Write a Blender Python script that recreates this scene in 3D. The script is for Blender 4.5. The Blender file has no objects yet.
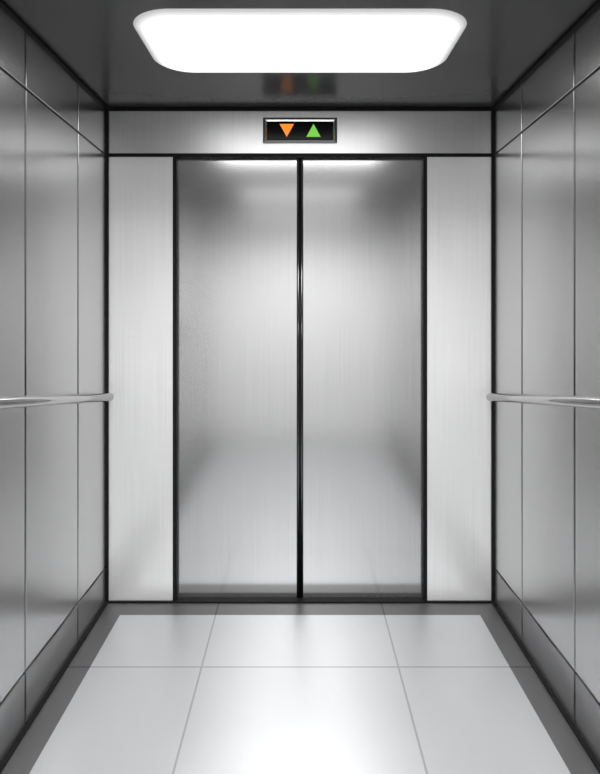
import bpy, bmesh, math
from mathutils import Vector

scene = bpy.context.scene
col = scene.collection
EYE = 1.37            # lens height above the cab floor
U = 0.88 / 194.0      # metres per unit of the front wall elevation
F = 661.36            # focal length in pixels of the 600 wide frame
HW = 0.88             # half width of the cab
H = EYE + 193 * U     # ceiling height
YF, YR = 3.0, -0.40   # front (door) wall, rear wall

# ------------------------------------------------------------------ materials
def new_mat(name):
    m = bpy.data.materials.new(name); m.use_nodes = True
    nt = m.node_tree; nt.nodes.clear()
    out = nt.nodes.new('ShaderNodeOutputMaterial')
    b = nt.nodes.new('ShaderNodeBsdfPrincipled')
    nt.links.new(b.outputs[0], out.inputs[0])
    return m, nt, b

def plain(name, c, rough=0.5, metal=0.0, noise=0.0, spec=0.5):
    m, nt, b = new_mat(name)
    b.inputs['Base Color'].default_value = (c[0], c[1], c[2], 1)
    b.inputs['Roughness'].default_value = rough
    b.inputs['Metallic'].default_value = metal
    b.inputs['Specular IOR Level'].default_value = spec
    if noise:
        tc = nt.nodes.new('ShaderNodeTexCoord'); n = nt.nodes.new('ShaderNodeTexNoise')
        n.inputs['Scale'].default_value = 40
        nt.links.new(tc.outputs['Object'], n.inputs['Vector'])
        r = nt.nodes.new('ShaderNodeMapRange')
        r.inputs['To Min'].default_value = rough - noise; r.inputs['To Max'].default_value = rough + noise
        nt.links.new(n.outputs['Fac'], r.inputs['Value']); nt.links.new(r.outputs[0], b.inputs['Roughness'])
    return m

def brushed(name, base, rough, aniso=0.0, rot=0.0, streak=0.06, bump=0.0, horizontal=False, metal=0.6, freq=240):
    """brushed stainless steel: fine vertical grain, UVs in metres (u across, v up)"""
    m, nt, b = new_mat(name)
    L = nt.links.new
    uv = nt.nodes.new('ShaderNodeUVMap'); uv.uv_map = 'UVMap'
    mp = nt.nodes.new('ShaderNodeMapping')
    mp.inputs['Scale'].default_value = (2.5, freq, 1) if horizontal else (freq, 1.5, 1)
    L(uv.outputs[0], mp.inputs[0])
    n = nt.nodes.new('ShaderNodeTexNoise'); n.inputs['Scale'].default_value = 1.0
    n.inputs['Detail'].default_value = 3.0
    L(mp.outputs[0], n.inputs['Vector'])
    mp2 = nt.nodes.new('ShaderNodeMapping'); mp2.inputs['Scale'].default_value = (6, 200, 1)
    L(uv.outputs[0], mp2.inputs[0])
    n2 = nt.nodes.new('ShaderNodeTexNoise'); n2.inputs['Scale'].default_value = 1.0
    L(mp2.outputs[0], n2.inputs['Vector'])
    ad = nt.nodes.new('ShaderNodeMath'); ad.operation = 'MULTIPLY_ADD'
    ad.inputs[1].default_value = 0.25
    L(n2.outputs['Fac'], ad.inputs[0]); L(n.outputs['Fac'], ad.inputs[2])
    r = nt.nodes.new('ShaderNodeMapRange')
    r.inputs['From Min'].default_value = 0.35; r.inputs['From Max'].default_value = 0.9
    r.inputs['To Min'].default_value = base * (1 - streak); r.inputs['To Max'].default_value = base * (1 + streak)
    L(ad.outputs[0], r.inputs['Value'])
    cc = nt.nodes.new('ShaderNodeCombineColor')
    for i in range(3): L(r.outputs[0], cc.inputs[i])
    L(cc.outputs[0], b.inputs['Base Color'])
    r2 = nt.nodes.new('ShaderNodeMapRange')
    r2.inputs['From Min'].default_value = 0.35; r2.inputs['From Max'].default_value = 0.9
    r2.inputs['To Min'].default_value = rough * 0.985; r2.inputs['To Max'].default_value = rough * 1.015
    L(ad.outputs[0], r2.inputs['Value']); L(r2.outputs[0], b.inputs['Roughness'])
    b.inputs['Metallic'].default_value = metal
    b.inputs['Anisotropic'].default_value = aniso
    b.inputs['Anisotropic Rotation'].default_value = rot
    tg = nt.nodes.new('ShaderNodeTangent'); tg.direction_type = 'UV_MAP'; tg.uv_map = 'UVMap'
    L(tg.outputs[0], b.inputs['Tangent'])
    if bump:
        bp = nt.nodes.new('ShaderNodeBump'); bp.inputs['Strength'].default_value = bump
        bp.inputs['Distance'].default_value = 0.001
        L(ad.outputs[0], bp.inputs['Height']); L(bp.outputs[0], b.inputs['Normal'])
    return m

def emit(name, c, s):
    m, nt, b = new_mat(name)
    b.inputs['Base Color'].default_value = (c[0]*.3, c[1]*.3, c[2]*.3, 1)
    b.inputs['Emission Color'].default_value = (c[0], c[1], c[2], 1)
    b.inputs['Emission Strength'].default_value = s
    b.inputs['Roughness'].default_value = 0.4
    return m

LIGHT = 4.3
FILL_LIGHT = 1.0
WATT, WATT_FILL, SPREAD = 10.0, 26.0, 112
def diffuser_mat(LIGHT):
    """opal diffuser: brighter over the tubes, dimmer at its rim (vertex attribute 'lit')"""
    m, nt, b = new_mat('opal_diffuser')
    b.inputs['Base Color'].default_value = (.8, .8, .8, 1)
    b.inputs['Emission Color'].default_value = (1, 1, 1, 1)
    at = nt.nodes.new('ShaderNodeAttribute'); at.attribute_name = 'lit'
    mu = nt.nodes.new('ShaderNodeMath'); mu.operation = 'MULTIPLY'; mu.inputs[1].default_value = LIGHT
    nt.links.new(at.outputs['Fac'], mu.inputs[0]); nt.links.new(mu.outputs[0], b.inputs['Emission Strength'])
    return m

M = {}
M['door'] = brushed('brushed_steel_door', 0.74, 0.16, 0.0, 0.25, metal=.93)
M['panel'] = brushed('brushed_steel_returns', 0.97, 0.25, 0.3, 0.25, metal=.4)
M['header'] = brushed('brushed_steel_header', 0.78, 0.40, 0.2, 0.25, metal=.9)
M['side'] = brushed('brushed_steel_side', 0.585, 0.25, 0.6, 0.0, streak=.03, metal=.93, freq=110)
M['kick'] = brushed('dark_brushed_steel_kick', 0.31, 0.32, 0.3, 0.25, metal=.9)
M['rear'] = plain('white_laminate', (.85, .85, .85), .5, noise=.03)
M['rail'] = brushed('brushed_steel_rail', 0.42, 0.11, 0.0, 0.0, horizontal=True, metal=1.0)
M['black'] = plain('black_rubber', (.010, .010, .010), 0.6, noise=.08, spec=.12)
M['seal'] = plain('glossy_black_seal', (.012, .012, .012), 0.18, noise=.03, spec=.7)
M['backing'] = plain('dark_backing', (.06, .06, .06), 0.4, 0.6, noise=.05)
M['ceiling'] = plain('grey_satin_ceiling', (.065, .065, .065), 0.24, 0.0, noise=.02, spec=.25)
M['chrome'] = plain('polished_bezel', (.75, .75, .75), 0.16, 1.0, noise=.02)
M['gunmetal'] = plain('gunmetal_bezel', (.26, .26, .26), 0.3, 1.0, noise=.02)
M['screen'] = plain('black_screen', (.002, .002, .002), 0.15, noise=.02, spec=.1)
M['orange'] = emit('orange_lamp', (1.0, .26, .012), 0.78)
M['green'] = emit('green_lamp', (.17, .60, .05), 0.72)
M['opal'] = diffuser_mat(LIGHT)
M['opal_fill'] = diffuser_mat(FILL_LIGHT)
M['lampframe'] = plain('lamp_frame', (.30, .30, .30), 0.35, noise=.03)

def tile_mat(name, c, rough, grout):
    m, nt, b = new_mat(name)
    L = nt.links.new
    tc = nt.nodes.new('ShaderNodeTexCoord')
    sp = nt.nodes.new('ShaderNodeSeparateXYZ'); L(tc.outputs['Object'], sp.inputs[0])
    def line(out, off, period, half):
        a = nt.nodes.new('ShaderNodeMath'); a.operation = 'ADD'; a.inputs[1].default_value = -off
        L(out, a.inputs[0])
        p = nt.nodes.new('ShaderNodeMath'); p.operation = 'PINGPONG'; p.inputs[1].default_value = period / 2
        L(a.outputs[0], p.inputs[0])
        q = nt.nodes.new('ShaderNodeMath'); q.operation = 'LESS_THAN'; q.inputs[1].default_value = half
        L(p.outputs[0], q.inputs[0])
        return q.outputs[0]
    gx = line(sp.outputs[0], 0.3674, 0.7348, 0.0035)
    gy = line(sp.outputs[1], 2.469, 0.7348, 0.0045)
    mx = nt.nodes.new('ShaderNodeMath'); mx.operation = 'MAXIMUM'; L(gx, mx.inputs[0]); L(gy, mx.inputs[1])
    n = nt.nodes.new('ShaderNodeTexNoise'); n.inputs['Scale'].default_value = 6; n.inputs['Detail'].default_value = 4
    L(tc.outputs['Object'], n.inputs['Vector'])
    r = nt.nodes.new('ShaderNodeMix'); r.data_type = 'RGBA'
    r.inputs['A'].default_value = (c[0]*.98, c[1]*.98, c[2]*.98, 1)
    r.inputs['B'].default_value = (c[0]*1.02, c[1]*1.02, c[2]*1.02, 1)
    L(n.outputs['Fac'], r.inputs['Factor'])
    g = nt.nodes.new('ShaderNodeMix'); g.data_type = 'RGBA'
    g.inputs['B'].default_value = (grout[0], grout[1], grout[2], 1)
    L(mx.outputs[0], g.inputs['Factor']); L(r.outputs['Result'], g.inputs['A'])
    L(g.outputs['Result'], b.inputs['Base Color'])
    b.inputs['Roughness'].default_value = rough
    b.inputs['Specular IOR Level'].default_value = 1.0
    b.inputs['Metallic'].default_value = .75
    return m
M['tile'] = tile_mat('pale_floor_tile', (.55, .556, .566), 0.42, (.36, .36, .37))
M['border'] = tile_mat('charcoal_border_tile', (.15, .15, .152), 0.45, (.07, .07, .07))

# ------------------------------------------------------------------ mesh helpers
def box_uv(me):
    uv = me.uv_layers.new(name='UVMap')
    for p in me.polygons:
        n = p.normal; ax = max(range(3), key=lambda i: abs(n[i]))
        for li in p.loop_indices:
            v = me.vertices[me.loops[li].vertex_index].co
            uv.data[li].uv = (v.y, v.z) if ax == 0 else ((v.x, v.z) if ax == 1 else (v.x, v.y))

def link(name, bm, mat, parent=None, smooth=False, uv=True):
    bmesh.ops.recalc_face_normals(bm, faces=bm.faces)
    me = bpy.data.meshes.new(name); bm.to_mesh(me); bm.free()
    if uv and not me.uv_layers: box_uv(me)
    me.materials.append(M[mat])
    if smooth:
        for p in me.polygons: p.use_smooth = True
    o = bpy.data.objects.new(name, me); col.objects.link(o)
    if parent: o.parent = parent
    return o

def add_box(bm, x0, x1, y0, y1, z0, z1, bev=0.0, seg=2):
    vs = bmesh.ops.create_cube(bm, size=1)['verts']
    for v in vs:
        v.co = Vector((x0 if v.co.x < 0 else x1, y0 if v.co.y < 0 else y1, z0 if v.co.z < 0 else z1))
    if bev:
        es = list({e for v in vs for e in v.link_edges})
        bmesh.ops.bevel(bm, geom=es, offset=bev, segments=seg, profile=.5, affect='EDGES')

def box(name, b, mat, parent=None, bev=0.0, origin=None):
    """box mesh; origin (default: parent's space / world) is subtracted so the object sits at its own place"""
    bm = bmesh.new(); o = origin or (0, 0, 0)
    add_box(bm, b[0]-o[0], b[1]-o[0], b[2]-o[1], b[3]-o[1], b[4]-o[2], b[5]-o[2], bev)
    ob = link(name, bm, mat, parent)
    if origin: ob.location = origin
    return ob

def thing(name, label, cat, loc=(0, 0, 0), group=None):
    o = bpy.data.objects.new(name, None); col.objects.link(o); o.location = loc
    o.empty_display_size = .1
    return tag(o, label, cat, group)
def tag(o, label, cat, group=None, kind=None):
    o['label'] = label; o['category'] = cat
    if group: o['group'] = group
    if kind: o['kind'] = kind
    return o

# ------------------------------------------------------------------ floor
TB = 0.006   # half width of the black edge trims
bm = bmesh.new(); add_box(bm, -.783, .783, YR + .124, 2.876, -.04, 0)
fl = link('floor', bm, 'tile')
tag(fl, 'pale grey polished tile floor of the lift with thin grout lines', 'floor', kind='structure')
bm = bmesh.new()
add_box(bm, -HW, HW, 2.876, YF + .06, -.04, 0); add_box(bm, -HW, HW, YR, YR + .124, -.04, 0)
add_box(bm, -HW, -.783, YR + .124, 2.876, -.04, 0); add_box(bm, .783, HW, YR + .124, 2.876, -.04, 0)
fb = link('floor_border', bm, 'border', fl); fb['label'] = 'dark grey border running round the pale tiles'

# ------------------------------------------------------------------ ceiling
cl = box('ceiling', (-HW - .03, HW + .03, YR - .03, YF + .09, H, H + .04), 'ceiling')
tag(cl, 'dark grey satin ceiling reflecting the door indicator', 'ceiling', kind='structure')

# ------------------------------------------------------------------ side walls
PT = .010   # panel thickness
def upz(y): return EYE + U * (145 + 5.7 * (3 - y) / 1.059)
def loz(y): return EYE - U * (267 - 5.0 * (3 - y) / 1.059)
seams = [3.0, 2.6216, 2.1202, 1.62, 1.12, .62, .12, YR]
def panel(parent, s, y0, y1, zb, zt, mat='side'):
    """one wall panel with bevelled edges, face at x = s*HW; zb / zt give its lower and upper edge along y"""
    bm = bmesh.new()
    x0, x1 = s * HW, s * (HW + PT)
    c = [(x, y, f(y)) for x in (x0, x1) for y in (y0, y1) for f in (zb, zt)]
    v = [bm.verts.new(p) for p in c]
    for q in ((0, 1, 3, 2), (4, 5, 7, 6), (0, 1, 5, 4), (2, 3, 7, 6), (0, 2, 6, 4), (1, 3, 7, 5)):
        bm.faces.new([v[i] for i in q])
    bmesh.ops.bevel(bm, geom=list(bm.edges), offset=.0025, segments=3, profile=.5, affect='EDGES')
    return link('wall_panel', bm, mat, parent)
for s, side in ((-1, 'left'), (1, 'right')):
    w = box('wall_' + side, (min(s*(HW+PT), s*(HW+.04)), max(s*(HW+PT), s*(HW+.04)), YR - .03, YF + .09, -.04, H), 'backing')
    tag(w, 'brushed steel panelled wall on the %s of the lift' % side, 'wall', kind='structure')
    g = .005
    for a, b in zip(seams[1:], seams[:-1]):
        y0 = a + g if a > YR else a; y1 = b - g if b < YF else b
        gz = .0035
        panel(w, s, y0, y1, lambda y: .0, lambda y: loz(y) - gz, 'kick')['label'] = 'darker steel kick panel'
        panel(w, s, y0, y1, lambda y: loz(y) + gz, lambda y: upz(y) - gz)
        panel(w, s, y0, y1, lambda y: upz(y) + gz, lambda y: H)

# ------------------------------------------------------------------ rear wall
rw = box('wall_rear', (-HW - .03, HW + .03, YR - .04, YR, -.04, H), 'rear')
tag(rw, 'plain white wall behind the viewer, facing the doors', 'wall', kind='structure')

# ------------------------------------------------------------------ front wall
def X(px): return (px - 300) * U
def Z(py): return EYE + (300 - py) * U
wf = box('wall_front', (-HW, HW, YF + .062, YF + .09, -.04, H), 'backing')
tag(wf, 'brushed steel front wall framing the lift doors', 'wall', kind='structure')
p = box('header_panel', (X(107), X(493), YF, YF + .0618, Z(153.8), H), 'header', wf, .002)
for a, b in ((107, 173.2), (426.8, 493)):
    box('return_panel', (X(a), X(b), YF, YF + .0618, 0, Z(156.3)), 'panel', wf, .002)

# ------------------------------------------------------------------ doors
RD = .034
for i, s in ((1, -1), (2, 1)):
    xa, xb = s * .004, s * X(427.5)
    o = (s * .28, YF + RD + .012, 0)
    d = box('door_%d' % i, (min(xa, xb), max(xa, xb), YF + RD, YF + RD + .024, .002, Z(153)), 'door', None, .004, o)
    tag(d, 'brushed steel sliding lift door leaf on the %s' % ('left' if s < 0 else 'right'), 'door', kind='structure')
    # rounded rubber meeting edge
    bm = bmesh.new()
    bmesh.ops.create_cone(bm, cap_ends=True, segments=24, radius1=.0075, radius2=.0075, depth=Z(156) - .004)
    for v in bm.verts:
        v.co.z += (Z(156) - .004) / 2 + .004; v.co.x += s * .0078 - o[0]; v.co.y += YF + RD - .0005 - o[1]
    sl = link('door_seal', bm, 'seal' if 'seal' in M else 'black', d, True)
    sl['label'] = 'black rounded rubber meeting edge'

# ------------------------------------------------------------------ black trims
tn = [0]
def trim(b, label, bev=.001):
    tn[0] += 1
    t = box('trim_%d' % tn[0], b, 'black', None, bev)
    tag(t, label, 'trim', kind='structure')
w = .013
trim((-HW, HW, YF - w, YF, H - .019, H), 'black strip between ceiling and header panel above the doors')
trim((-HW, HW, YF - .004, YF + .004, Z(157), Z(153.4)), 'black strip under the header panel, across the top of the doors')
trim((-HW, HW, YF - w, YF + RD, 0, .007), 'black threshold strip along the foot of the doors')
for s, n in ((-1, 'left'), (1, 'right')):
    xs = lambda a, b: (min(s*a, s*b), max(s*a, s*b))
    trim(xs(HW - w, HW) + (YF - w, YF, .0, H - .019), 'black upright corner strip where the %s wall meets the front wall' % n)
    trim(xs(HW - .014, HW) + (YR, YF - w, H - .012, H), 'black strip between ceiling and %s wall' % n)
    trim(xs(HW - .014, HW) + (YR, YF - w, 0, .010), 'black skirting strip between floor and %s wall' % n)
    trim(xs(-X(176.5), -X(172.8)) + (YF - .002, YF + RD, .007, Z(157)), 'black upright jamb strip on the %s of the door opening' % n)

# ------------------------------------------------------------------ indicator
ind = thing('floor_indicator', 'small black lift direction display with orange and green arrows above the doors', 'display',
            (0, YF, Z(130.7)))
def ring(name, hx0, hz0, hx1, hz1, y0, y1, mat, parent):
    """rectangular picture-frame: outer half sizes (hx0, hz0) at depth y0, inner (hx1, hz1) at depth y1"""
    bm = bmesh.new()
    prof = [(hx0, hz0, 0.0), (hx0, hz0, y0), (hx1, hz1, y1), (hx1, hz1, 0.0)]
    rings = []
    for hx, hz, y in prof:
        rings.append([bm.verts.new((sx * hx, -y, sz * hz)) for sx, sz in ((-1, -1), (1, -1), (1, 1), (-1, 1))])
    for k in range(4):
        a, b = rings[k], rings[(k + 1) % 4]
        for j in range(4):
            bm.faces.new((a[j], a[(j+1) % 4], b[(j+1) % 4], b[j]))
    bmesh.ops.bevel(bm, geom=[e for e in bm.edges], offset=.0008, segments=2, profile=.5, affect='EDGES')
    return link(name, bm, mat, parent)
bz = ring('bezel', 37*U, 12.6*U, 34.6*U, 10.4*U, .009, .014, 'gunmetal', ind)
r2 = ring('inner_rim', 34.7*U, 10.4*U, 33*U, 9.0*U, .013, .005, 'chrome', bz)
r2['label'] = 'polished inner rim'
sc_ = box('screen', (-33.2*U, 33.2*U, -.005, 0, -9.2*U, 9.2*U), 'screen', ind)
def arrow(cx, up, mat, lab):
    bm = bmesh.new()
    a, h = 7.1 * U, 6.4 * U
    pts = [(-a, -h), (a, -h), (0, h)] if up else [(-a, h), (a, h), (0, -h)]
    f = [bm.verts.new((cx*U + x, -.0065, z)) for x, z in pts]
    b = [bm.verts.new((cx*U + x, -.0045, z)) for x, z in pts]
    bm.faces.new(f); bm.faces.new(b[::-1])
    for k in range(3): bm.faces.new((f[k], f[(k+1) % 3], b[(k+1) % 3], b[k]))
    o = link('arrow', bm, mat, sc_); o['label'] = lab
arrow(-13.2, False, 'orange', 'lit orange arrow pointing down')
arrow(13.5, True, 'green', 'lit green arrow pointing up')

# ------------------------------------------------------------------ ceiling light
def rr(hx, hy, r, n=10):
    pts = []
    for cx, cy, a0 in ((hx-r, hy-r, 0), (-hx+r, hy-r, 90), (-hx+r, -hy+r, 180), (hx-r, -hy+r, 270)):
        for k in range(n + 1):
            a = math.radians(a0 + 90 * k / n); pts.append((cx + r*math.cos(a), cy + r*math.sin(a)))
    return pts
def ceiling_light(y, label, mat='opal', watt=15, spread=SPREAD):
    t = thing('ceiling_light', label, 'ceiling light', (0, y, H))
    hx, hy = .532, .268
    bm = bmesh.new(); lit = bm.verts.layers.float.new('lit')
    steps = [(0.0, .0005, .03), (.006, .004, .05), (.014, .008, .08), (.024, .011, .12), (.036, .013, .17), (.055, .015, .35), (.08, .0165, .8), (.12, .018, 1.1), (.20, .020, 1.1)]
    rows = []
    for ins, dz, l in steps:
        # gently bowed long sides
        pts = rr(hx - ins, hy - ins, max(.13 - ins, .02))
        row = []
        for x, yy in pts:
            bow = .018 * (1 - (x / hx) ** 2)
            v = bm.verts.new((x, yy + (bow if yy > 0 else -bow), -dz)); v[lit] = l; row.append(v)
        rows.append(row)
    n = len(rows[0])
    for a, b in zip(rows[:-1], rows[1:]):
        for k in range(n): bm.faces.new((a[k], a[(k+1) % n], b[(k+1) % n], b[k]))
    bm.faces.new(rows[-1])
    link('diffuser', bm, mat, t, True)
    # the lamp inside throws its beam downwards through the diffuser
    ld = bpy.data.lights.new('lamp', 'AREA'); ld.shape = 'RECTANGLE'; ld.size = .94; ld.size_y = .44
    ld.energy = watt; ld.spread = math.radians(spread)
    lo = bpy.data.objects.new('lamp', ld); col.objects.link(lo); lo.parent = t; lo.location = (0, 0, -.0225)
    return t
ceiling_light(2.262, 'long white glowing ceiling light with rounded corners, in front of the doors', 'opal', WATT)
ceiling_light(0.62, 'added white fill light on the ceiling out of view, brightening the rear wall', 'opal_fill', WATT_FILL, 160)  # unseen lamp, added so the lit rear wall glows in the doors

# ------------------------------------------------------------------ handrails
def sweep(bm, p0, p1, r, n=32, caps=True):
    p0, p1 = Vector(p0), Vector(p1); d = (p1 - p0).normalized()
    a = d.cross(Vector((0, 0, 1))).normalized() if abs(d.z) < .9 else Vector((1, 0, 0)); b = d.cross(a).normalized()
    L = (p1 - p0).length
    prof = [(0.0, .0), (0.0, r*.75), (r*.12, r*.92), (r*.3, r), (L - r*.3, r), (L - r*.12, r*.92), (L, r*.75), (L, .0)]
    rows = []
    for t, rad in prof:
        c = p0 + d * t
        rows.append([bm.verts.new(c)] if rad == 0 else
                    [bm.verts.new(c + (a*math.cos(2*math.pi*k/n) + b*math.sin(2*math.pi*k/n)) * rad) for k in range(n)])
    for i in range(len(rows) - 1):
        A, B = rows[i], rows[i+1]
        for k in range(n):
            k2 = (k + 1) % n
            if len(A) == 1: bm.faces.new((A[0], B[k], B[k2]))
            elif len(B) == 1: bm.faces.new((A[k], A[k2], B[0]))
            else: bm.faces.new((A[k], A[k2], B[k2], B[k]))
for s, n in ((-1, 'left'), (1, 'right')):
    xr = .841
    z0, ye, yn = .940, 2.93, 1.15
    slope = .144 / 1.094
    zz = lambda y: z0 + slope * (ye - y)
    o = Vector((s * HW, ye, z0))
    t = thing('handrail', 'round brushed steel handrail mounted along the %s wall' % n, 'handrail', o, 'handrails on the side walls')
    bm = bmesh.new()
    sweep(bm, Vector((s*xr, ye, z0)) - o, Vector((s*xr, yn, zz(yn))) - o, .0175)
    link('rail', bm, 'rail', t, True)
    for yb in (2.74, 2.0, 1.35):
        bm = bmesh.new()
        sweep(bm, Vector((s*xr, yb, zz(yb))) - o, Vector((s*HW, yb, zz(yb))) - o, .006)
        link('bracket', bm, 'rail', t, True)

# ------------------------------------------------------------------ world, camera
wd = bpy.data.worlds.new('world'); scene.world = wd; wd.use_nodes = True
wd.node_tree.nodes['Background'].inputs[0].default_value = (.5, .5, .5, 1)
wd.node_tree.nodes['Background'].inputs[1].default_value = 0.05
cam = bpy.data.cameras.new('camera'); co = bpy.data.objects.new('camera', cam); col.objects.link(co)
co.location = (0, 0, EYE); co.rotation_euler = (math.pi/2, 0, 0)
cam.sensor_fit = 'HORIZONTAL'; cam.sensor_width = 36; cam.lens = F * 36 / 600
cam.shift_x = 0; cam.shift_y = -(387 - 300) / 600
cam.clip_start = .01
scene.camera = co
scene.view_settings.view_transform = 'Standard'; scene.view_settings.look = 'None'
scene.view_settings.gamma = 1; scene.view_settings.use_curve_mapping = False
scene.view_settings.exposure = 0.35
